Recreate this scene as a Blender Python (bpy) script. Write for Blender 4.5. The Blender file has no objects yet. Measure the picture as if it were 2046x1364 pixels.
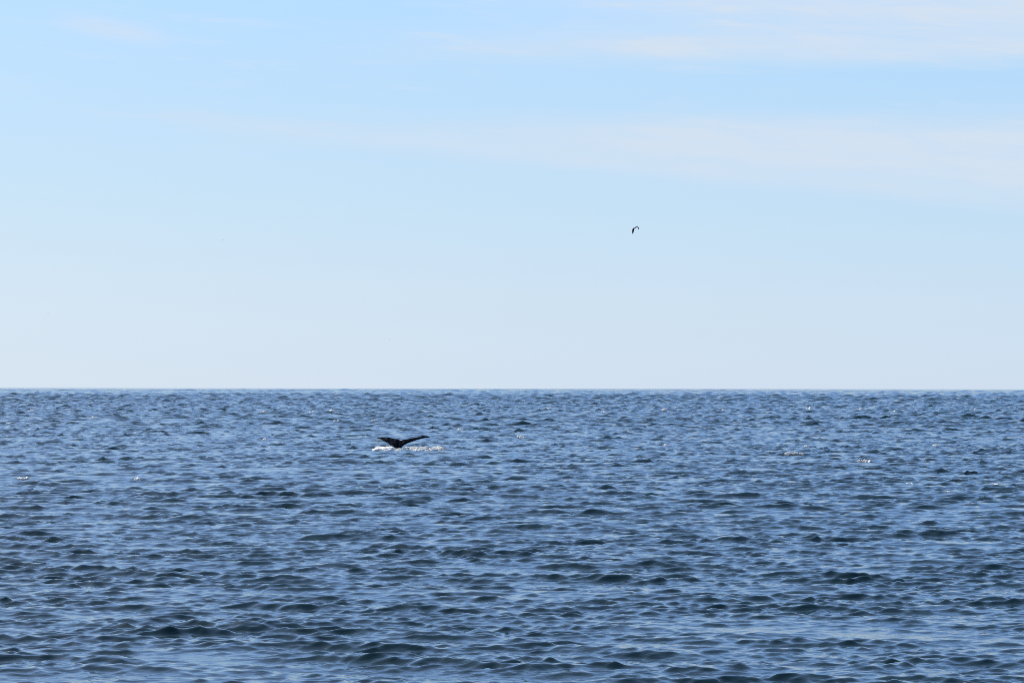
import bpy, bmesh, math, random
import numpy as np
from mathutils import Vector, Matrix

R = math.radians
rng = np.random.default_rng(23)
random.seed(11)
sc = bpy.context.scene
C = sc.collection

# ------------------------------------------------------------------ camera
F = 6500.0                      # focal length in pixels of the 2046 x 1364 photograph
CAM_H = 5.7                     # eye height on the boat's deck
HORIZON_Y = 775.6               # photograph row of the horizon in the middle of the frame
PITCH = math.atan((HORIZON_Y - 682.0) / F)
ROLL = math.atan(2.8 / 2046.0)
cam_data = bpy.data.cameras.new('camera')
cam = bpy.data.objects.new('camera', cam_data)
C.objects.link(cam)
cam_data.sensor_width = 36.0
cam_data.lens = 36.0 * F / 2046.0
cam_data.clip_start = 0.5
cam_data.clip_end = 200000.0
cam.matrix_world = (Matrix.Translation((0, 0, CAM_H)) @ Matrix.Rotation(math.pi / 2 + PITCH, 4, 'X')
                    @ Matrix.Rotation(ROLL, 4, 'Z'))
sc.camera = cam
CAM_M = cam.matrix_world.copy()


def ray(px, py):
    """world direction through a pixel of the photograph, scaled to unit distance ahead (y = 1)"""
    d = CAM_M.to_3x3() @ Vector(((px - 1023.0) / F, (682.0 - py) / F, -1.0))
    return d / d.y


def at(px, py, dist):
    return Vector((0, 0, CAM_H)) + ray(px, py) * dist


def on_water(px, py):
    d = ray(px, py)
    return Vector((0, 0, CAM_H)) + d * (-CAM_H / d.z)


# ------------------------------------------------------------------ node helpers
class S:
    """a float socket with arithmetic"""
    def __init__(self, nt, sock):
        self.nt, self.s = nt, sock

    def _op(self, op, *args, clamp=False):
        n = self.nt.nodes.new('ShaderNodeMath')
        n.operation = op
        n.use_clamp = clamp
        for i, v in enumerate((self,) + args):
            if isinstance(v, S):
                self.nt.links.new(v.s, n.inputs[i])
            else:
                n.inputs[i].default_value = v
        return S(self.nt, n.outputs[0])

    def __add__(self, o): return self._op('ADD', o)
    def __radd__(self, o): return self._op('ADD', o)
    def __sub__(self, o): return self._op('SUBTRACT', o)
    def __rsub__(self, o): return (self * -1.0) + o
    def __mul__(self, o): return self._op('MULTIPLY', o)
    def __rmul__(self, o): return self._op('MULTIPLY', o)
    def __truediv__(self, o): return self._op('DIVIDE', o)
    def abs(self): return self._op('ABSOLUTE')
    def max(self, o): return self._op('MAXIMUM', o)
    def min(self, o): return self._op('MINIMUM', o)
    def clamp(self): return self._op('ADD', 0.0, clamp=True)

    def step(self, a, b):
        n = self.nt.nodes.new('ShaderNodeMapRange')
        n.interpolation_type = 'SMOOTHSTEP'
        self.nt.links.new(self.s, n.inputs['Value'])
        for k, v in (('From Min', a), ('From Max', b)):
            if isinstance(v, S):
                self.nt.links.new(v.s, n.inputs[k])
            else:
                n.inputs[k].default_value = v
        return S(self.nt, n.outputs['Result'])


def combine(nt, x, y, z):
    n = nt.nodes.new('ShaderNodeCombineXYZ')
    for i, v in enumerate((x, y, z)):
        if isinstance(v, S):
            nt.links.new(v.s, n.inputs[i])
        else:
            n.inputs[i].default_value = v
    return n.outputs[0]


def separate(nt, vec):
    n = nt.nodes.new('ShaderNodeSeparateXYZ')
    nt.links.new(vec, n.inputs[0])
    return [S(nt, n.outputs[i]) for i in range(3)]


def noise(nt, vec, scale, detail=3.0, rough=0.5, dims='3D', distortion=0.0):
    n = nt.nodes.new('ShaderNodeTexNoise')
    n.noise_dimensions = dims
    nt.links.new(vec, n.inputs['Vector'])
    n.inputs['Scale'].default_value = scale
    n.inputs['Detail'].default_value = detail
    n.inputs['Roughness'].default_value = rough
    n.inputs['Distortion'].default_value = distortion
    return S(nt, n.outputs['Fac'])


def mix_color(nt, fac, a, b):
    n = nt.nodes.new('ShaderNodeMix')
    n.data_type = 'RGBA'
    for sock, v in ((n.inputs[0], fac), (n.inputs[6], a), (n.inputs[7], b)):
        if isinstance(v, S):
            nt.links.new(v.s, sock)
        elif isinstance(v, bpy.types.NodeSocket):
            nt.links.new(v, sock)
        else:
            sock.default_value = v
    return n.outputs[2]


def ramp(nt, fac, stops):
    n = nt.nodes.new('ShaderNodeValToRGB')
    nt.links.new(fac.s, n.inputs[0])
    e = n.color_ramp.elements
    while len(e) < len(stops):
        e.new(0.5)
    for k, (p, c) in zip(e, stops):
        k.position = p
        k.color = (c[0], c[1], c[2], 1.0)
    return n.outputs[0]


# ------------------------------------------------------------------ sky and sun
SUN_AZ, SUN_EL = -46.0, 42.0        # degrees; azimuth from the view direction (+Y) towards the left
world = bpy.data.worlds.new('World')
sc.world = world
world.use_nodes = True
nt = world.node_tree
SKY_STRENGTH = 0.0955
sky = nt.nodes.new('ShaderNodeTexSky')
sky.sky_type = 'NISHITA'
sky.sun_disc = False
sky.sun_elevation = R(SUN_EL)
sky.sun_rotation = R(SUN_AZ)
sky.air_density = 1.0
sky.dust_density = 0.3
sky.ozone_density = 2.0
tc = nt.nodes.new('ShaderNodeTexCoord')
dx, dy, dz = separate(nt, tc.outputs['Generated'])
el = dz._op('ARCSINE') * (180.0 / math.pi)
az = dx._op('ARCTAN2', dy) * (180.0 / math.pi)
el_true = el
el = el * (F / 6500.0)
az = az * (F / 6500.0)
# low stops are sea haze: the band of pale blue air that the sky sinks into near the horizon, all the way round
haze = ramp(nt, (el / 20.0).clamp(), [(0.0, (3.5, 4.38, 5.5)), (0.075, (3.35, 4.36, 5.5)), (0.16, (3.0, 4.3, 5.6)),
                                      (0.29, (2.55, 4.15, 5.95)), (0.42, (2.0, 4.0, 7.2)), (0.7, (1.45, 3.6, 8.2)), (1.0, (1.15, 3.2, 8.2))])  # upper stops, out of view, deepened to brighten and blue the water's reflections
# the haze is whiter towards the sun
sv = (math.sin(R(SUN_AZ)) * math.cos(R(SUN_EL)), math.cos(R(SUN_AZ)) * math.cos(R(SUN_EL)), math.sin(R(SUN_EL)))
towards = (dx * sv[0] + dy * sv[1] + dz * sv[2]).max(0.0)
towards = towards * towards
towards = towards * towards
glow = nt.nodes.new('ShaderNodeVectorMath')
glow.operation = 'MULTIPLY_ADD'
nt.links.new(combine(nt, towards, towards, towards), glow.inputs[0])
glow.inputs[1].default_value = (2.9, 1.9, 0.6)
nt.links.new(haze, glow.inputs[2])
haze = glow.outputs[0]
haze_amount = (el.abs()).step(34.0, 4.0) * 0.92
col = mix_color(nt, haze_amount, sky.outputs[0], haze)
# high thin cirrus in long bands; noise-broken, seen at a low angle
cvec = combine(nt, az * 0.20, el * 1.1, 0.0)
n_big = noise(nt, cvec, 1.0, 4.0, 0.55)
n_fib = noise(nt, combine(nt, az * 0.5, el * 4.0 + az * 0.25, 3.0), 1.0, 4.0, 0.6, distortion=0.3)
wob = (n_big - 0.5) * 0.55


def band(c0, slope, w0, grow, a0, a1, top, soft_low=0.35, soft_top=0.35):
    """a cirrus band: centre line el = c0 + slope * az, half width w0 + grow * az, fading in over azimuth a0..a1"""
    mid = az * slope + c0 + wob * 0.6
    half = (az * grow + w0).max(0.08)
    off = (el - mid)
    lower = off.step(half * -1.0 - soft_low, half * -1.0 + soft_low)
    upper = off.step(half + soft_top, half - soft_top)
    return lower * upper * az.step(a0, a1) * az.abs().step(90.0, 35.0) * top


b1 = band(6.02, 0.010, 0.27, 0.012, -5.0, 3.5, 0.85, 0.22, 0.45)
b2 = band(4.45, -0.045, 0.26, 0.040, -5.5, 3.5, 0.95, 0.30, 0.36)
b3 = band(6.90, 0.0, 0.30, 0.02, -3.0, 5.0, 0.85, 0.30, 0.4)
b4 = band(4.12, -0.10, 0.08, -0.004, -7.2, -4.5, 0.80, 0.24, 0.22)
veil = n_fib.step(0.50, 0.78) * el.step(2.8, 6.0) * 0.35
wisp_off = el - (az * -0.16 + 5.12)
wisp = wisp_off.step(-0.30, 0.0) * wisp_off.step(0.32, 0.0) * az.step(-8.4, -7.2) * az.step(-5.6, -6.7) * 0.62
cloud = (b1 + b2 + b3 + b4 + wisp) * (n_fib * 1.3 + 0.30) + veil
cloud = cloud.clamp()
cloud_col = mix_color(nt, 0.0, (4.1, 4.78, 5.6, 1), (4.1, 4.78, 5.6, 1))
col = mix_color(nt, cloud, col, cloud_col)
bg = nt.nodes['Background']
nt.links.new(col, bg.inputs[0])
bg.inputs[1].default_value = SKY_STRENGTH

sun_data = bpy.data.lights.new('sun', 'SUN')
sun_data.energy = 4.6
sun_data.angle = R(0.53)
sun_data.color = (1.0, 0.91, 0.78)
sun = bpy.data.objects.new('sun', sun_data)
C.objects.link(sun)
sdir = Vector((math.sin(R(SUN_AZ)) * math.cos(R(SUN_EL)), math.cos(R(SUN_AZ)) * math.cos(R(SUN_EL)), math.sin(R(SUN_EL))))
sun.rotation_euler = sdir.to_track_quat('Z', 'Y').to_euler()

vs = sc.view_settings
vs.view_transform = 'Standard'
vs.look = 'None'
vs.gamma = 1.0
vs.use_curve_mapping = False
vs.exposure = 0.74
sc.cycles.use_denoising = False
sc.cycles.filter_width = 0.85            # a crisp lens
sc.cycles.max_bounces = 6
sc.cycles.sample_clamp_indirect = 4.0


def material(name):
    m = bpy.data.materials.new(name)
    m.use_nodes = True
    return m, m.node_tree, m.node_tree.nodes['Principled BSDF']


def new_mesh(name, verts, faces, mat=None, parent=None, smooth=True):
    me = bpy.data.meshes.new(name)
    me.from_pydata([tuple(v) for v in verts], [], faces)
    me.update()
    if smooth:
        me.polygons.foreach_set('use_smooth', [True] * len(me.polygons))
    o = bpy.data.objects.new(name, me)
    if mat:
        me.materials.append(mat)
    C.objects.link(o)
    if parent:
        o.parent = parent
    return o


def tag(o, label, cat=None, group=None, kind=None):
    o['label'] = label
    if cat:
        o['category'] = cat
    if group:
        o['group'] = group
    if kind:
        o['kind'] = kind
    return o


# ------------------------------------------------------------------ the sea
def row_step(d):
    pts = [(2, 1.4), (35, 0.6), (55, 0.088), (82, 0.10), (115, 0.16), (250, 0.38), (860, 1.6), (3000, 11.0), (9000, 32.0), (20000, 900.0), (70000, 6000.0)]
    for (a, u), (b, v) in zip(pts, pts[1:]):
        if d <= b:
            t = (d - a) / (b - a)
            return u * (v / u) ** t if b > 2600 else u + (v - u) * t
    return 6000.0


rows = [2.0]
while rows[-1] < 70000.0:
    rows.append(rows[-1] + row_step(rows[-1]))
rows = np.array(rows)
drow = np.gradient(rows)
half_fov = math.degrees(math.atan(1023.0 / F))
inner = np.linspace(-(half_fov + 0.7), half_fov + 0.6, 448)
outer = half_fov + 0.6 + np.cumsum(np.linspace(0.1, 5.0, 23))
ang = np.radians(np.concatenate([-outer[::-1], inner, outer]))
NR, NC = len(rows), len(ang)
dang = np.gradient(ang)
tan = np.tan(ang)
# columns run straight out from the boat; inside +-60 degrees the rows are straight lines across the view
GX = (rows[:, None] * np.sin(ang)[None, :]).astype(np.float32)
GY = (rows[:, None] * np.cos(ang)[None, :]).astype(np.float32)

# wind sea: a random-phase directional spectrum, about equal slope in each octave
NW = 240
L0, L1 = 0.18, 11.0
lam = np.exp(np.linspace(math.log(L0), math.log(L1), NW)) * np.exp(rng.normal(0, 0.02, NW))
spread = np.interp(np.log(lam), np.log([0.4, 0.9, 3.0, 11.0]), [0.80, 0.55, 0.42, 0.35])
# (slope in each octave of wavelength)
slope_oct = np.interp(np.log(lam), np.log([0.18, 0.25, 0.40, 0.65, 1.0, 1.7, 3.6, 11.0]), [0.035, 0.08, 0.132, 0.136, 0.11, 0.085, 0.05, 0.013])
slope_i = slope_oct * np.sqrt(2.0 * math.log(L1 / L0) / math.log(2.0) / NW) * np.abs(rng.normal(1.0, 0.25, NW))
theta = R(-97.0) + rng.normal(0, 1, NW) * spread        # running towards the boat
lam_out = lam / np.maximum(np.abs(np.sin(theta)), 0.3)      # wavelength along the line of sight
# which waves the sheet can carry at each distance
wt = np.clip((lam_out[None, :] / drow[:, None] - 2.0) / 1.5, 0, 1)
wt = wt * wt * (3 - 2 * wt)
var_all = (slope_i ** 2).sum()
var_row = var_all * np.interp(rows, [90, 300, 900, 2500, 4000], [1.0, 1.3, 1.6, 1.05, 0.6])      # steep short chop farther out
var_kept = ((wt * slope_i[None, :]) ** 2).sum(1)
boost = np.clip(np.sqrt(var_row / np.maximum(var_kept, 1e-9)), 1.0, 1.3)
boost[var_kept < 1e-7] = 0
wt = wt * boost[:, None]
# far off only the longer waves can be carried: longer groups of the same steepness take over there
NF = 90
lam_f = np.exp(np.linspace(math.log(1.4), math.log(150.0), NF))
slope_f = np.full(NF, 0.02)
wf = np.exp(-(np.log(lam_f[None, :] / (4.2 * drow[:, None])) / 0.38) ** 2)
want = np.clip(var_row - ((wt * slope_i[None, :]) ** 2).sum(1), 0, None)
want = want * np.clip((rows - 70.0) / 120.0, 0, 1) * np.interp(rows, [2000, 4500, 9000, 12000], [0.95, 0.45, 0.12, 0.0])
have = ((wf * slope_f[None, :]) ** 2).sum(1)
wf = wf * np.where(have > 1e-6, np.sqrt(want / np.maximum(have, 1e-6)), 0)[:, None]
lam = np.concatenate([lam, lam_f])
slope_i = np.concatenate([slope_i, slope_f])
wt = np.concatenate([wt, wf], 1).astype(np.float32)
NW = NW + NF
# there they are short-crested: much shorter across the view than along it
skew = rng.normal(0, 1.3, NF)
theta = np.concatenate([theta, np.arctan2(-1.0, skew)])
lam[NW - NF:] = lam_f / np.sqrt(1 + skew ** 2)
kk = 2 * np.pi / lam
amp = slope_i / kk
phase = rng.uniform(0, 2 * np.pi, NW)
CHOP = 1.0
lost = np.sqrt(np.clip(var_row - ((wt * slope_i[None, :]) ** 2).sum(1), 0, None))

# groups: where waves bunch up and where the water lies flatter between
env = np.zeros((NR, NC), np.float32)
for i in range(22):
    le = math.exp(rng.uniform(math.log(4.5), math.log(28.0)))
    te = rng.uniform(0, 2 * np.pi)
    env += np.cos(np.float32(2 * np.pi / le * math.cos(te)) * GX + np.float32(2 * np.pi / le * math.sin(te)) * GY + np.float32(rng.uniform(0, 6.28)))
env = np.clip(0.93 + 0.20 * env / math.sqrt(11.0), 0.3, 2.0).astype(np.float32)
wind = np.zeros((NR, NC), np.float32)      # gusts: rougher and smoother lanes, tens to hundreds of metres across
for i in range(16):
    le = math.exp(rng.uniform(math.log(50.0), math.log(320.0)))
    te = rng.uniform(0, 2 * np.pi)
    wind += np.cos(np.float32(2 * np.pi / le * math.cos(te)) * GX + np.float32(2 * np.pi / le * math.sin(te)) * GY + np.float32(rng.uniform(0, 6.28)))
env = env * np.clip(1.0 + 0.09 * wind / math.sqrt(8.0), 0.65, 1.4)
DXs = np.zeros((NR, NC), np.float32)
DYs = np.zeros((NR, NC), np.float32)
DZs = np.zeros((NR, NC), np.float32)
MID = np.zeros((NR, NC), np.float32)      # the chop, whose crests are sharpened below
for i in range(NW):
    use = np.nonzero(wt[:, i] > 1e-3)[0]
    if len(use) == 0:
        continue
    a, b = use[0], use[-1] + 1
    cx, cy = math.cos(theta[i]), math.sin(theta[i])
    ph = np.float32(kk[i] * cx) * GX[a:b] + np.float32(kk[i] * cy) * GY[a:b] + np.float32(phase[i])
    w = (wt[a:b, i] * np.float32(amp[i]))[:, None]
    if lam[i] < 5.0:
        w = w * env[a:b]
    s_, c_ = np.sin(ph), np.cos(ph)
    (MID if 0.35 < lam[i] < 6.0 and i < NW - NF else DZs)[a:b] += w * c_
    s_ *= w * np.float32(CHOP)
    DXs[a:b] -= np.float32(cx) * s_
    DYs[a:b] -= np.float32(cy) * s_

# flat troughs and peaked crests
SHARP = 0.25
var_z = (((wt * amp[None, :]) ** 2)[:, [i for i in range(NW - NF) if 0.35 < lam[i] < 6.0]]).sum(1) * 0.5
sig = np.sqrt(np.maximum(var_z, 1e-8)).astype(np.float32)[:, None]
un = 3.0 * np.tanh(MID / sig / 3.0)
DZs += sig * (np.exp(np.float32(SHARP) * un) - np.float32(math.exp(SHARP * SHARP / 2))) / np.float32(SHARP * math.exp(SHARP * SHARP / 2) * 0.95)
# outside the dense fan the cells are too wide for the short waves
edge = np.clip((np.degrees(np.abs(ang)) - half_fov - 0.7) / 12.0, 0, 1)
keep = (1.0 - 0.7 * edge).astype(np.float32)[None, :]
V = np.stack([GX + DXs * keep, GY + DYs * keep, DZs * keep], -1)
rr, cc = np.meshgrid(np.arange(NR - 1), np.arange(NC - 1), indexing='ij')
i0 = (rr * NC + cc).ravel()
quads = np.stack([i0, i0 + 1, i0 + NC + 1, i0 + NC], 1).astype(np.int32)
sea_me = bpy.data.meshes.new('sea')
sea_me.vertices.add(NR * NC)
sea_me.vertices.foreach_set('co', V.reshape(-1).astype(np.float32))
nq = len(quads)
sea_me.loops.add(nq * 4)
sea_me.loops.foreach_set('vertex_index', quads.reshape(-1))
sea_me.polygons.add(nq)
sea_me.polygons.foreach_set('loop_start', np.arange(0, nq * 4, 4, dtype=np.int32))
sea_me.polygons.foreach_set('use_smooth', np.ones(nq, bool))
sea_me.update(calc_edges=True)
att = sea_me.attributes.new('small_chop', 'FLOAT', 'POINT')
att.data.foreach_set('value', np.repeat(lost, NC).astype(np.float32))

water_mat, nt, p = material('sea_water')
geo = nt.nodes.new('ShaderNodeNewGeometry')
px_, py_, pz_ = separate(nt, geo.outputs['Position'])


def slopes(scale, stretch, turn, eps, detail, rough, seed):
    """slope of a noise height field, by differences over a fixed distance in metres"""
    ca, sa = math.cos(turn), math.sin(turn)
    u = px_ * ca + py_ * sa
    v = py_ * ca - px_ * sa
    h = []
    for du, dv in ((0, 0), (eps, 0), (0, eps)):
        vec = combine(nt, (u + du) * (scale / stretch), (v + dv) * scale, seed)
        h.append(noise(nt, vec, 1.0, detail, rough, '2D' if False else '3D'))
    gu = (h[1] - h[0]) / eps
    gv = (h[2] - h[0]) / eps
    return gu * ca - gv * sa, gu * sa + gv * ca


g1x, g1y = slopes(3.4, 1.9, R(9), 0.015, 3.0, 0.6, 0.0)
g2x, g2y = slopes(9.0, 1.5, R(-14), 0.008, 1.0, 0.5, 5.0)
g3x, g3y = slopes(0.9, 1.7, R(4), 0.06, 2.0, 0.5, 9.0)
lost_n = nt.nodes.new('ShaderNodeAttribute')
lost_n.attribute_name = 'small_chop'
lost_s = S(nt, lost_n.outputs['Fac'])
# gusts: patches of rougher and calmer water tens of metres across
gust = noise(nt, combine(nt, px_ * 0.03, py_ * 0.012, 0.0), 1.0, 3.0, 0.55)
gust = gust.step(0.3, 0.72) * 0.9 + 0.5
r1, r2 = 0.020, 0.003
sx = (g1x * r1 + g2x * r2) * gust + g3x * lost_s * 1.4
sy = (g1y * r1 + g2y * r2) * gust + g3y * lost_s * 1.4
nx, ny, nz = separate(nt, geo.outputs['Normal'])
nrm = combine(nt, nx - sx, ny - sy, nz)
nn = nt.nodes.new('ShaderNodeVectorMath')
nn.operation = 'NORMALIZE'
nt.links.new(nrm, nn.inputs[0])
nt.links.new(nn.outputs[0], p.inputs['Normal'])
p.inputs['Base Color'].default_value = (0.0006, 0.0118, 0.0160, 1)
p.inputs['Roughness'].default_value = 0.06
p.inputs['IOR'].default_value = 1.34
sea_me.materials.append(water_mat)
sea = bpy.data.objects.new('sea', sea_me)
C.objects.link(sea)
sea['kind'] = 'structure'
tag(sea, 'dark blue choppy open sea running to the horizon')


def cell(x, y):
    d = math.hypot(x, y)
    a = math.atan2(x, y)
    return (min(max(int(np.searchsorted(rows, d)), 1), NR - 2), min(max(int(np.searchsorted(ang, a)), 1), NC - 2))


def sea_z(x, y):
    r, c = cell(x, y)
    return float(V[r, c, 2])


# ------------------------------------------------------------------ materials of the things
def foam_material(name, white=0.82, weight=0.25):
    m, nt, p = material(name)
    tcn = nt.nodes.new('ShaderNodeNewGeometry')
    n1 = noise(nt, tcn.outputs['Position'], 4.0, 3.0, 0.6)
    c = ramp(nt, n1, [(0.25, (white * 0.80, white * 0.84, white * 0.86)), (0.6, (white, white, white * 0.98))])
    nt.links.new(c, p.inputs['Base Color'])
    p.inputs['Roughness'].default_value = 0.8
    p.inputs['Specular IOR Level'].default_value = 0.2
    tr = nt.nodes.new('ShaderNodeBsdfTranslucent')
    nt.links.new(c, tr.inputs['Color'])
    mx = nt.nodes.new('ShaderNodeMixShader')
    mx.inputs[0].default_value = weight
    nt.links.new(p.outputs[0], mx.inputs[1])
    nt.links.new(tr.outputs[0], mx.inputs[2])
    nt.links.new(mx.outputs[0], nt.nodes['Material Output'].inputs['Surface'])
    return m


foam_mat = foam_material('white_foam', 0.95, 0.4)
thin_foam_mat = foam_material('thin_foam', 0.7, 0.4)

# ------------------------------------------------------------------ the whale's tail
BASE = on_water(801, 897.5)         # where the tail stands out of the water
DW = BASE.y
U = DW / F / 12.035                 # metres for one unit of the outline below (1/12 of a photograph pixel)
# front outline, x across (left negative), lower (leading) and upper (trailing) edge
OUT = [(-598, 216, 236), (-575, 228, 254), (-530, 228, 270), (-465, 204, 272), (-395, 163, 275), (-315, 113, 271), (-235, 58, 254),
       (-175, 20, 236), (-110, -30, 226), (-50, -40, 212), (-4, -20, 186), (30, 40, 204), (85, 84, 220), (165, 125, 228),
       (265, 158, 245), (365, 196, 268), (455, 217, 288), (500, 228, 306), (555, 240, 310), (605, 248, 303), (645, 256, 299), (672, 262, 296), (694, 268, 293)]


def whale_tail():
    nch = 12
    verts, faces = [], []
    for xi, lo, hi in OUT:
        x = xi * U
        ax = abs(x)
        y_lead = -0.30 + 0.42 * ax + 0.02 * ax * ax          # both blades sweep away from a ridge that faces the boat
        chord = (hi - lo) * U
        lean = 0.55 if xi < 0 else 0.85
        th = 0.062 + 0.15 * math.exp(-(ax / 0.75) ** 2) + 0.055 * max(0.0, 1 - ax / 2.0)
        loop = []
        for k in range(nch * 2):
            t = k / nch if k <= nch else 2 - k / nch
            prof = max(0.45, math.sqrt(max(t, 0)) * (1 - t) ** 0.8 * 2.0) if 0.001 < t < 0.999 else 0.3
            side = 1 if k < nch else -1
            z = lo * U + chord * t
            y = y_lead + lean * chord * t ** 1.3 - 0.10 * math.sin(math.pi * t) * (1 if ax > 0.2 else 0)
            loop.append(Vector((x, y - side * th * prof * 0.5, z)))
        verts.append(loop)
    vv, off = [], []
    for loop in verts:
        off.append(len(vv))
        vv += loop
    n = nch * 2
    for i in range(len(verts) - 1):
        for k in range(n):
            faces.append((off[i] + k, off[i] + (k + 1) % n, off[i + 1] + (k + 1) % n, off[i + 1] + k))
    faces.append(tuple(range(off[0] + n - 1, off[0] - 1, -1)))
    faces.append(tuple(range(off[-1], off[-1] + n)))
    # the stock of the tail, a keeled column going down under the water
    m = 20
    secs = [(-1.6, -0.45, 0.45, 0.60, 0.62), (-0.9, -0.36, 0.25, 0.44, 0.50), (-0.45, -0.315, 0.12, 0.34, 0.42), (-0.1, -0.29, 0.03, 0.275, 0.34),
            (0.06, -0.265, 0.0, 0.265, 0.27), (0.20, -0.215, 0.0, 0.25, 0.20), (0.32, -0.15, 0.02, 0.19, 0.12), (0.42, -0.10, 0.08, 0.10, 0.05)]
    o2 = len(vv)
    for z, cx, cy, rx, ry in secs:
        for k in range(m):
            a = 2 * math.pi * k / m
            ca, sa = math.cos(a), math.sin(a)
            # pinched to a ridge on the side that faces the boat, right of the middle
            keel = math.exp(-((a - math.radians(300)) / 0.35) ** 2)
            vv.append(Vector((cx + rx * ca + 0.03 * keel, cy + ry * sa - 0.10 * keel, z)))
    for i in range(len(secs) - 1):
        for k in range(m):
            faces.append((o2 + i * m + k, o2 + i * m + (k + 1) % m, o2 + (i + 1) * m + (k + 1) % m, o2 + (i + 1) * m + k))
    faces.append(tuple(range(o2 + m - 1, o2 - 1, -1)))
    e = o2 + (len(secs) - 1) * m
    faces.append(tuple(range(e, e + m)))
    o = new_mesh('whale_tail', vv, faces)
    bm = bmesh.new()
    bm.from_mesh(o.data)
    bmesh.ops.recalc_face_normals(bm, faces=bm.faces)
    bm.to_mesh(o.data)
    bm.free()
    rm = o.modifiers.new('join', 'REMESH')
    rm.mode = 'VOXEL'
    rm.voxel_size = 0.016
    rm.use_smooth_shade = True
    sm = o.modifiers.new('smooth', 'SMOOTH')
    sm.factor = 0.5
    sm.iterations = 4
    dg = bpy.context.evaluated_depsgraph_get()
    me = bpy.data.meshes.new_from_object(o.evaluated_get(dg))
    o.modifiers.clear()
    o.data = me
    me.name = 'whale_tail'
    return o


skin, nt, p = material('whale_skin')
tcn = nt.nodes.new('ShaderNodeTexCoord')
ox, oy, oz = separate(nt, tcn.outputs['Object'])
blot = noise(nt, combine(nt, ox * 1.0, oz * 2.2, oy), 3.2, 5.0, 0.68)
fine = noise(nt, tcn.outputs['Object'], 26.0, 3.0, 0.6)
scar = noise(nt, combine(nt, ox * 1.0 - oz * 1.4, oz * 1.2 + ox * 0.8, 0.0), 7.0, 4.0, 0.7, distortion=1.2)
# pale, barnacled patches lie on the underside of the left blade and along the right tip
region = ox.step(-0.35, -0.75) * 1.0 + ox.step(0.9, 1.7) * 0.45
mark = (blot * 0.65 + scar * 0.35).step(0.48, 0.60) * region
col = mix_color(nt, (mark * (fine * 0.7 + 0.3)).clamp(), (0.0045, 0.006, 0.010, 1), (0.11, 0.11, 0.115, 1))
nt.links.new(col, p.inputs['Base Color'])
p.inputs['Roughness'].default_value = 0.6
p.inputs['IOR'].default_value = 1.08
p.inputs['Specular IOR Level'].default_value = 0.06
bump = nt.nodes.new('ShaderNodeBump')
bump.inputs['Strength'].default_value = 0.35
bump.inputs['Distance'].default_value = 0.02
nt.links.new(blot.s, bump.inputs['Height'])
nt.links.new(bump.outputs[0], p.inputs['Normal'])
tail = whale_tail()
tail.data.materials.append(skin)
tail.location = (BASE.x, BASE.y, 0.10)
tag(tail, 'dark whale tail with spread flukes rising from the sea in white foam', 'whale')

# ------------------------------------------------------------------ foam
ICO = [(0, 0, -1), (0.724, -0.526, -0.447), (-0.276, -0.851, -0.447), (-0.894, 0, -0.447), (-0.276, 0.851, -0.447), (0.724, 0.526, -0.447),
       (0.276, -0.851, 0.447), (-0.724, -0.526, 0.447), (-0.724, 0.526, 0.447), (0.276, 0.851, 0.447), (0.894, 0, 0.447), (0, 0, 1)]
ICOF = [(0, 2, 1), (1, 5, 0), (0, 3, 2), (0, 4, 3), (0, 5, 4), (1, 10, 5), (2, 6, 1), (3, 7, 2), (4, 8, 3), (5, 9, 4), (1, 6, 10),
        (2, 7, 6), (3, 8, 7), (4, 9, 8), (5, 10, 9), (6, 11, 10), (7, 11, 6), (8, 11, 7), (9, 11, 8), (10, 11, 9)]
ICO_V = np.array(ICO)


def lumps(name, pts, mat, origin, kind=None):
    """foam built of many small uneven lumps; pts: (x, y, z, rx, ry, rz) in world metres"""
    vs_, fs = [], []
    for x, y, z, rx, ry, rz in pts:
        b = len(vs_)
        jit = rng.uniform(0.7, 1.3, (12, 1))
        q = ICO_V * jit * np.array([rx, ry, rz]) + np.array([x - origin[0], y - origin[1], z - origin[2]])
        vs_ += q.tolist()
        fs += [(a + b, c + b, d + b) for a, c, d in ICOF]
    o = new_mesh(name, vs_, fs, mat)
    o.location = origin
    return o


def swell_strip(ridge, height, depth, seed):
    """one closed lumpy strip of foam along a line on the water; height and depth are functions of t"""
    r2 = np.random.default_rng(seed)
    m = 9
    vv, ff = [], []
    n = len(ridge)
    for i, (x, y, z) in enumerate(ridge):
        t = i / (n - 1)
        h, d = height(t), depth(t)
        for k in range(m):
            a = math.pi * (k / (m - 1))
            q = r2.uniform(0.88, 1.12)
            yy = y - math.cos(a) * d * q
            vv.append((x + r2.normal(0, 0.02), yy, sea_z(x, yy) - 0.035 + (0.045 + h) * math.sin(a) ** 0.7 * q))
        vv.append((x, y, z - 0.25))
    w = m + 1
    for i in range(n - 1):
        for k in range(w):
            ff.append((i * w + k, i * w + (k + 1) % w, (i + 1) * w + (k + 1) % w, (i + 1) * w + k))
    ff.append(tuple(range(w - 1, -1, -1)))
    ff.append(tuple(range((n - 1) * w, n * w)))
    return vv, ff


def splash(x0, x1, prof, n, y0, y1, zscale, size):
    """lumps of foam on the water at the tail; x in outline units, prof(t) = how thick the foam is there"""
    out = []
    for _ in range(n):
        t = rng.uniform()
        d = prof(t)
        if rng.uniform() > d:
            continue
        x = BASE.x + (x0 + (x1 - x0) * t) * U
        y = BASE.y + rng.uniform(y0, y1) * (F / 5000.0) ** 2
        h = abs(rng.normal(0, 1)) * zscale * d
        s = size * rng.uniform(0.4, 1.3) * (1.0 if h < zscale else 0.55)
        out.append((x, y, sea_z(x, y) + h, s * 1.6, s * 1.6, s * 0.8))
    return out


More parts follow.
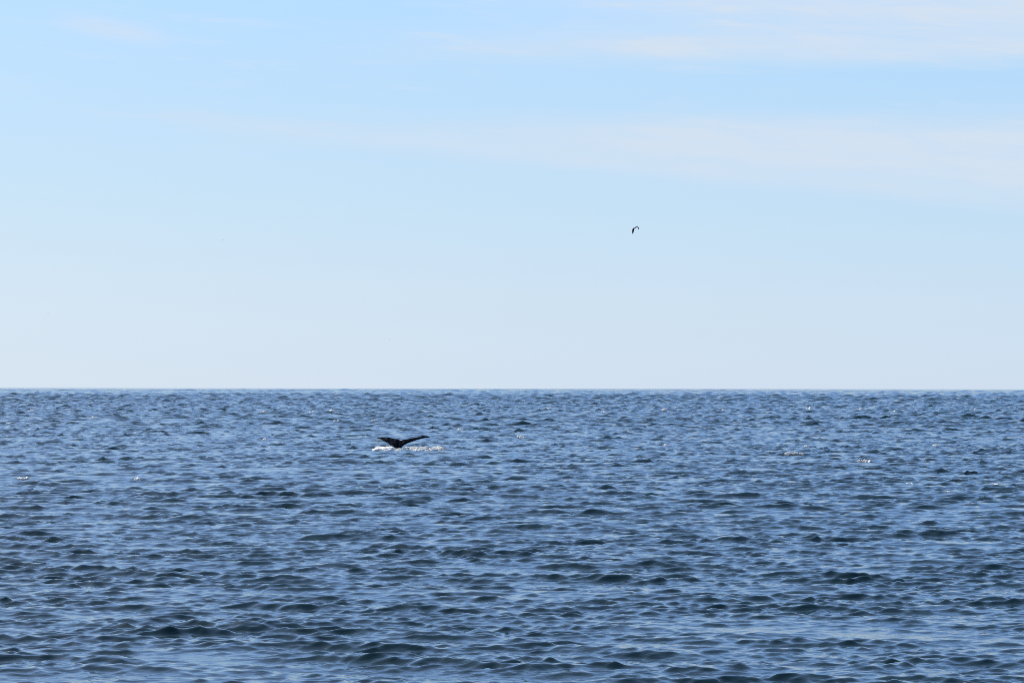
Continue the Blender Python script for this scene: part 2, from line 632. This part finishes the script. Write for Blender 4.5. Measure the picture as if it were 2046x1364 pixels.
bump_f = lambda t, a, b: max(0.0, min(1.0, min(t / a, (1 - t) / b)))
left_pts = splash(-540, -150, lambda t: bump_f(t, 0.25, 0.10), 4800, -6.0, 0.2, 0.05, 0.17)
left_pts += splash(-560, -150, lambda t: bump_f(t, 0.3, 0.15), 1200, -0.9, 0.1, 0.13, 0.06)
left_pts += splash(-220, 110, lambda t: bump_f(t, 0.2, 0.4) * 0.7, 900, -5.5, -2.5, 0.015, 0.07)
o = lumps('splash_foam', left_pts, foam_mat, (BASE.x - 1.0, BASE.y - 0.3, 0.0))
tag(o, 'bright white mound of churned foam under the left fluke of the whale', 'foam', kind='stuff')
clump = np.interp(np.linspace(0, 1, 60), np.linspace(0, 1, 24), rng.uniform(0.0, 1.0, 24) ** 0.8)
right_pts = splash(70, 1060, lambda t: bump_f(t, 0.25, 0.10) * clump[int(t * 59)], 2600, -1.5, 0.8, 0.12, 0.06)
right_pts += splash(300, 1130, lambda t: bump_f(t, 0.1, 0.2) * clump[int((1 - t) * 59)] * 0.45, 1100, -5.0, 0.0, 0.03, 0.07)
o = lumps('splash_foam', right_pts, foam_mat, (BASE.x + 1.5, BASE.y, 0.0))
tag(o, 'broken line of white splash trailing right of the whale tail', 'foam', kind='stuff')

# water running off the tip of the left fluke
drip = []
tipx, tipz = -575 * U, 240 * U
for strand in range(5):
    sx0 = tipx + rng.uniform(-0.02, 0.16)
    top = tipz - rng.uniform(0, 0.03)
    z = top
    while z > 0.12 and rng.uniform() > 0.012:
        r = rng.uniform(0.012, 0.026) * (1.0 if strand else 1.5)
        drip.append((BASE.x + sx0 + rng.normal(0, 0.006) - 0.02 * (top - z), BASE.y + 0.50 + rng.normal(0, 0.02), z, r, r, r * 2.6))
        z -= r * rng.uniform(1.5, 3.2)
for _ in range(40):
    r = rng.uniform(0.008, 0.02)
    drip.append((BASE.x + tipx + rng.normal(0.05, 0.10), BASE.y + 0.5 + rng.normal(0, 0.05), tipz + rng.normal(-0.03, 0.05), r * 1.5, r, r))
o = lumps('dripping_water', drip, thin_foam_mat, (BASE.x + tipx, BASE.y + 0.5, tipz))
tag(o, 'thin pale stream of water running off the left fluke tip', 'water stream', kind='stuff')


# whitecaps: each one a small breaking crest
def whitecap(px, py, w, h, label, broken=0.0, slant=0.0):
    p0 = on_water(px, py)
    m = p0.y / F                                   # metres for one photograph pixel there
    W, H = w * m, h * m * 0.62
    # settle on the highest crest near that place
    reach = min(6.0, max(1.2, 2.5 * p0.y * p0.y / (CAM_H * F)))
    best = None
    for yy in np.linspace(-reach, reach, 41):
        for xx in np.linspace(-2.5 * m, 2.5 * m, 5):
            z = sea_z(p0.x + xx, p0.y + yy) + 0.004 * yy
            if best is None or z > best[0]:
                best = (z, p0.x + xx, p0.y + yy)
    _, cx, cy = best
    half = int(np.clip(W / (0.7 * m), 8, 60))
    ridge = []
    y = cy
    for t in np.linspace(-0.5, 0.5, half):
        x = cx + t * W
        cand = [(sea_z(x, y + q) - 0.05 * abs(q), y + q) for q in np.linspace(-0.5, 0.5, 11)]
        z, y = max(cand)
        ridge.append((x, y, z))
    gaps = np.interp(np.linspace(0, 1, 64), np.linspace(0, 1, 10), rng.uniform(0, 1, 10))

    def height(t):
        g = gaps[int(t * 63)]
        up = math.sin(math.pi * min(max(t, 0.02), 0.98)) ** 0.5
        body = 1.0 if g >= broken else -0.35
        return H * up * body * (1.0 + slant * (t - 0.5) * 1.4) * rng.uniform(0.6, 1.2) - 0.02
    ridge = [(x, y - 0.12, z - 0.01) for x, y, z in ridge]
    vv, ff = swell_strip(ridge, height, lambda t: (0.10 + 0.5 * H) * (0.4 + math.sin(math.pi * t)), int(px * 7 + py))
    o = new_mesh('whitecap', [(x - cx, y - cy, z - best[0]) for x, y, z in vv], ff, foam_mat)
    o.location = (cx, cy, best[0])
    return tag(o, label, 'whitecap', 'whitecaps breaking on the open sea')


CAPS = [
    (663, 824.5, 11, 8, 'round white burst of foam far off, up and left of the whale tail', 0.0, 0),
    (1100, 818, 14, 5, 'bright white splash near the horizon beside a dark fin', 0.0, 0),
    (1578, 908, 36, 3, 'long straight white line of foam, level with the tail, far to its right', 0.0, 0),
    (1722, 922, 32, 5, 'tapering white streak of foam just right of the long straight foam line', 0.15, -0.6),
    (1602, 892.5, 10, 3, 'short white fleck just above the long straight foam line', 0.0, 0),
    (1868, 892, 11, 4, 'white crest with a dark hollow on its right, near the right edge', 0.0, 0),
    (1997, 969, 15, 3, 'thin white crest close to the right edge, lowest of those there', 0.0, 0),
    (1326, 822, 11, 5, 'small rounded whitecap near the horizon below the flying gull', 0.1, 0),
    (1208, 825, 15, 4, 'low whitecap between the bright splash and the rounded cap below the gull', 0.25, 0.5),
    (1447, 820.5, 10, 4, 'small broken whitecap near the horizon, right of the rounded cap below the gull', 0.2, 0),
    (193, 838, 12, 4, 'small bright crest alone in the far water at left', 0.0, 0),
    (60, 823, 17, 4, 'broken whitecap nearest the horizon by the left edge', 0.3, -0.4),
    (30, 848, 12, 3, 'whitecap closest to the left edge in the far water', 0.2, 0),
    (535, 880, 12, 4, 'small bright whitecap level with the tail, on its left', 0.0, 0),
    (525, 826, 15, 4, 'low white crest left of the round burst of foam', 0.2, 0),
    (622, 826, 22, 4, 'scattered string of foam flecks just left of the round white burst', 0.45, 0),
    (674, 845, 14, 3, 'thin pale crest below the round white burst', 0.3, 0),
    (752, 842.5, 13, 3, 'thin foam fleck above the left fluke of the whale', 0.4, 0),
    (920, 862, 12, 5, 'small whitecap above the right end of the splash', 0.2, 0),
    (945, 810, 14, 3, 'faint whitecap near the horizon right of the whale tail', 0.3, 0),
    (1043, 877, 17, 4, 'broken whitecap level with the flukes, right of the splash', 0.45, 0),
    (1610, 818, 12, 4, 'broken whitecap near the horizon above the long straight foam line', 0.3, 0),
    (1727, 819.5, 18, 4, 'wide broken fleck near the horizon, above the tapering streak', 0.35, 0),
    (1789, 824.5, 7, 3, 'tiny bright fleck right of the wide broken fleck near the horizon', 0.0, 0),
    (1950, 822, 10, 3, 'thin whitecap near the horizon by the right edge', 0.2, 0),
    (35, 960, 28, 5, 'wide low whitecap by the left edge below the horizon water', 0.3, 0),
    (277, 962, 12, 5, 'small curled whitecap in the middle water at left', 0.2, 0.5),
    (1822, 967, 14, 3, 'row of tiny flecks on a dark crest in the right water', 0.5, 0),
    (1882, 983, 10, 3, 'small fleck left of the lowest crest by the right edge', 0.2, 0.5),
    (1330, 890, 16, 3, 'faint foam fleck in the middle water below the gull', 0.45, 0),
]
for x, y, w, h, lab, br, sl in CAPS:
    whitecap(x, y, w, h, lab, br, sl)
# ------------------------------------------------------------------ the fin by the far splash
def dorsal_fin():
    p0 = on_water(1116.5, 820)
    m = p0.y / F
    w, h, t = 5.0 * m, 5.0 * m, 0.10
    prof = [(-0.6, -0.35), (-0.42, 0.0), (-0.20, 0.45), (0.02, 0.85), (0.16, 1.0), (0.24, 0.92), (0.22, 0.6), (0.30, 0.25), (0.5, 0.0), (0.7, -0.35)]
    n = len(prof)
    vv = []
    for s_ in (-1, 1):
        for x, z in prof:
            th = t * (1.0 - 0.75 * max(0.0, z))
            vv.append((x * w, s_ * th, z * h))
    cen = [(0.02 * w, -t * 1.0, 0.30 * h), (0.02 * w, t * 1.0, 0.30 * h)]
    vv += cen
    ff = [(k, (k + 1) % n, n + (k + 1) % n, n + k) for k in range(n)]
    ff += [((k + 1) % n, k, 2 * n) for k in range(n)] + [(n + k, n + (k + 1) % n, 2 * n + 1) for k in range(n)]
    o = new_mesh('dorsal_fin', vv, ff, skin)
    o.location = (p0.x, p0.y, max(sea_z(p0.x + q, p0.y) for q in np.linspace(-0.4, 0.4, 7)) + 0.16)
    return tag(o, 'tiny dark fin-like peak in the sea right of the bright far splash', 'fin')


dorsal_fin()

# ------------------------------------------------------------------ birds
def loft(rings):
    n = len(rings[0])
    vv = [v for r in rings for v in r]
    ff = []
    for i in range(len(rings) - 1):
        for k in range(n):
            ff.append((i * n + k, i * n + (k + 1) % n, (i + 1) * n + (k + 1) % n, (i + 1) * n + k))
    ff.append(tuple(range(n - 1, -1, -1)))
    e = (len(rings) - 1) * n
    ff.append(tuple(range(e, e + n)))
    return vv, ff


def wing_rings(side, stations):
    """stations: (span, forward, up, chord, thickness)"""
    out = []
    for i, (sp, fw, up, ch, th) in enumerate(stations):
        p0, p1 = stations[max(0, i - 1)], stations[min(len(stations) - 1, i + 1)]
        tx, tz = p1[0] - p0[0], p1[2] - p0[2]
        ln = math.hypot(tx, tz)
        nxx, nzz = -tz / ln, tx / ln                 # square to the run of the wing
        r = []
        for k in range(10):
            a = 2 * math.pi * k / 10
            r.append((side * (sp + nxx * th * math.sin(a)), fw + ch * 0.5 * math.cos(a), up + nzz * th * math.sin(a)))
        out.append(r)
    return out


def bird_mesh(name, left, right, voxel):
    """a bird flying towards +Y; body along Y, one closed surface"""
    body = [(0.30, 0.012, 0.02), (0.275, 0.022, 0.02), (0.235, 0.040, 0.022), (0.19, 0.044, 0.018), (0.14, 0.055, 0.008), (0.06, 0.072, 0.0),
            (-0.03, 0.070, 0.0), (-0.11, 0.052, 0.006), (-0.18, 0.036, 0.010), (-0.25, 0.045, 0.012), (-0.31, 0.055, 0.012)]
    rings = []
    for y, r, z in body:
        flat = 0.35 if y < -0.2 else 1.0
        rings.append([(r * math.cos(2 * math.pi * k / 12), y, z + r * flat * math.sin(2 * math.pi * k / 12)) for k in range(12)])
    vv, ff = loft(rings)
    for side, st in ((-1, left), (1, right)):
        v2, f2 = loft(wing_rings(side, st))
        b = len(vv)
        vv += v2
        ff += [tuple(i + b for i in f) for f in f2]
    o = new_mesh(name, vv, ff)
    bm = bmesh.new()
    bm.from_mesh(o.data)
    bmesh.ops.recalc_face_normals(bm, faces=bm.faces)
    bm.to_mesh(o.data)
    bm.free()
    rm = o.modifiers.new('join', 'REMESH')
    rm.mode = 'VOXEL'
    rm.voxel_size = voxel
    rm.use_smooth_shade = True
    me = bpy.data.meshes.new_from_object(o.evaluated_get(bpy.context.evaluated_depsgraph_get()))
    o.modifiers.clear()
    o.data = me
    return o


gull_mat, nt, p = material('gull_feathers')
tcn = nt.nodes.new('ShaderNodeTexCoord')
ox, oy, oz = separate(nt, tcn.outputs['Object'])
span = ox.abs()
grey = mix_color(nt, span.step(0.08, 0.15), (0.82, 0.82, 0.80, 1), (0.16, 0.17, 0.19, 1))
colr = mix_color(nt, span.step(0.24, 0.34).max((oz * -1.0).step(0.04, 0.14)), grey, (0.012, 0.012, 0.014, 1))
nt.links.new(colr, p.inputs['Base Color'])
p.inputs['Roughness'].default_value = 0.8

# wings on the downbeat: the near one hangs, the far one reaches out and droops at the tip
hang = [(0.02, 0.04, 0.02, 0.20, 0.026), (0.08, 0.06, 0.04, 0.24, 0.028), (0.13, 0.07, -0.02, 0.26, 0.03), (0.16, 0.06, -0.14, 0.26, 0.03),
        (0.17, 0.03, -0.28, 0.23, 0.03), (0.17, 0.00, -0.40, 0.16, 0.028), (0.15, -0.03, -0.50, 0.07, 0.022)]
reach_w = [(0.02, 0.04, 0.02, 0.20, 0.024), (0.08, 0.06, 0.08, 0.19, 0.020), (0.15, 0.09, 0.12, 0.18, 0.018), (0.22, 0.12, 0.10, 0.16, 0.018),
           (0.27, 0.15, 0.05, 0.13, 0.020), (0.32, 0.15, -0.03, 0.10, 0.022), (0.36, 0.13, -0.10, 0.05, 0.020)]
gull = bird_mesh('gull', hang, reach_w, 0.010)
gull.data.materials.append(gull_mat)
gp = at(1267.5, 455.5, 205.0 * F / 5000.0)
gull.location = gp
gull.rotation_euler = (R(10), R(8), R(-42))
tag(gull, 'white gull with dark drooping wings flying in the open sky', 'gull')

dark_bird, nt, p = material('dark_feathers')
tcn = nt.nodes.new('ShaderNodeTexCoord')
n1 = noise(nt, tcn.outputs['Object'], 9.0, 2.0, 0.5)
nt.links.new(ramp(nt, n1, [(0.3, (0.035, 0.035, 0.04)), (0.7, (0.07, 0.068, 0.07))]), p.inputs['Base Color'])
p.inputs['Roughness'].default_value = 0.85
wide_w = [(0.02, 0.05, 0.02, 0.16, 0.018), (0.14, 0.07, 0.06, 0.15, 0.016), (0.30, 0.06, 0.07, 0.13, 0.013), (0.45, 0.00, 0.03, 0.09, 0.012), (0.58, -0.06, -0.02, 0.035, 0.010)]
far_bird = bird_mesh('seabird', wide_w, wide_w, 0.014)
far_bird.data.materials.append(dark_bird)
FAR = [
    (445.5, 479.7, 900.0, 20, 12, 1.0, 'faint far bird alone in the left sky, higher than the other specks'),
    (96, 626, 1500.0, -40, 30, 1.0, 'faint far bird near the left edge, upper of the two there'),
    (115.5, 691.5, 1700.0, 10, -5, 1.0, 'faintest far bird near the left edge, lower of the two there'),
    (778.5, 676.5, 1300.0, 60, 8, 1.0, 'faint far bird low in the sky above the whale tail'),
    (1051, 782.0, 560.0, 35, -62, 1.0, 'dark bird skimming the sea just under the horizon at centre'),
]
for k, (x, y, dist, yaw, rollb, sc_, lab) in enumerate(FAR):
    b = far_bird if k == 0 else far_bird.copy()
    if k:
        C.objects.link(b)
    b.location = at(x, y, dist * F / 5000.0)
    b.rotation_euler = (R(5), R(rollb), R(yaw))
    tag(b, lab, 'bird', 'far seabirds')
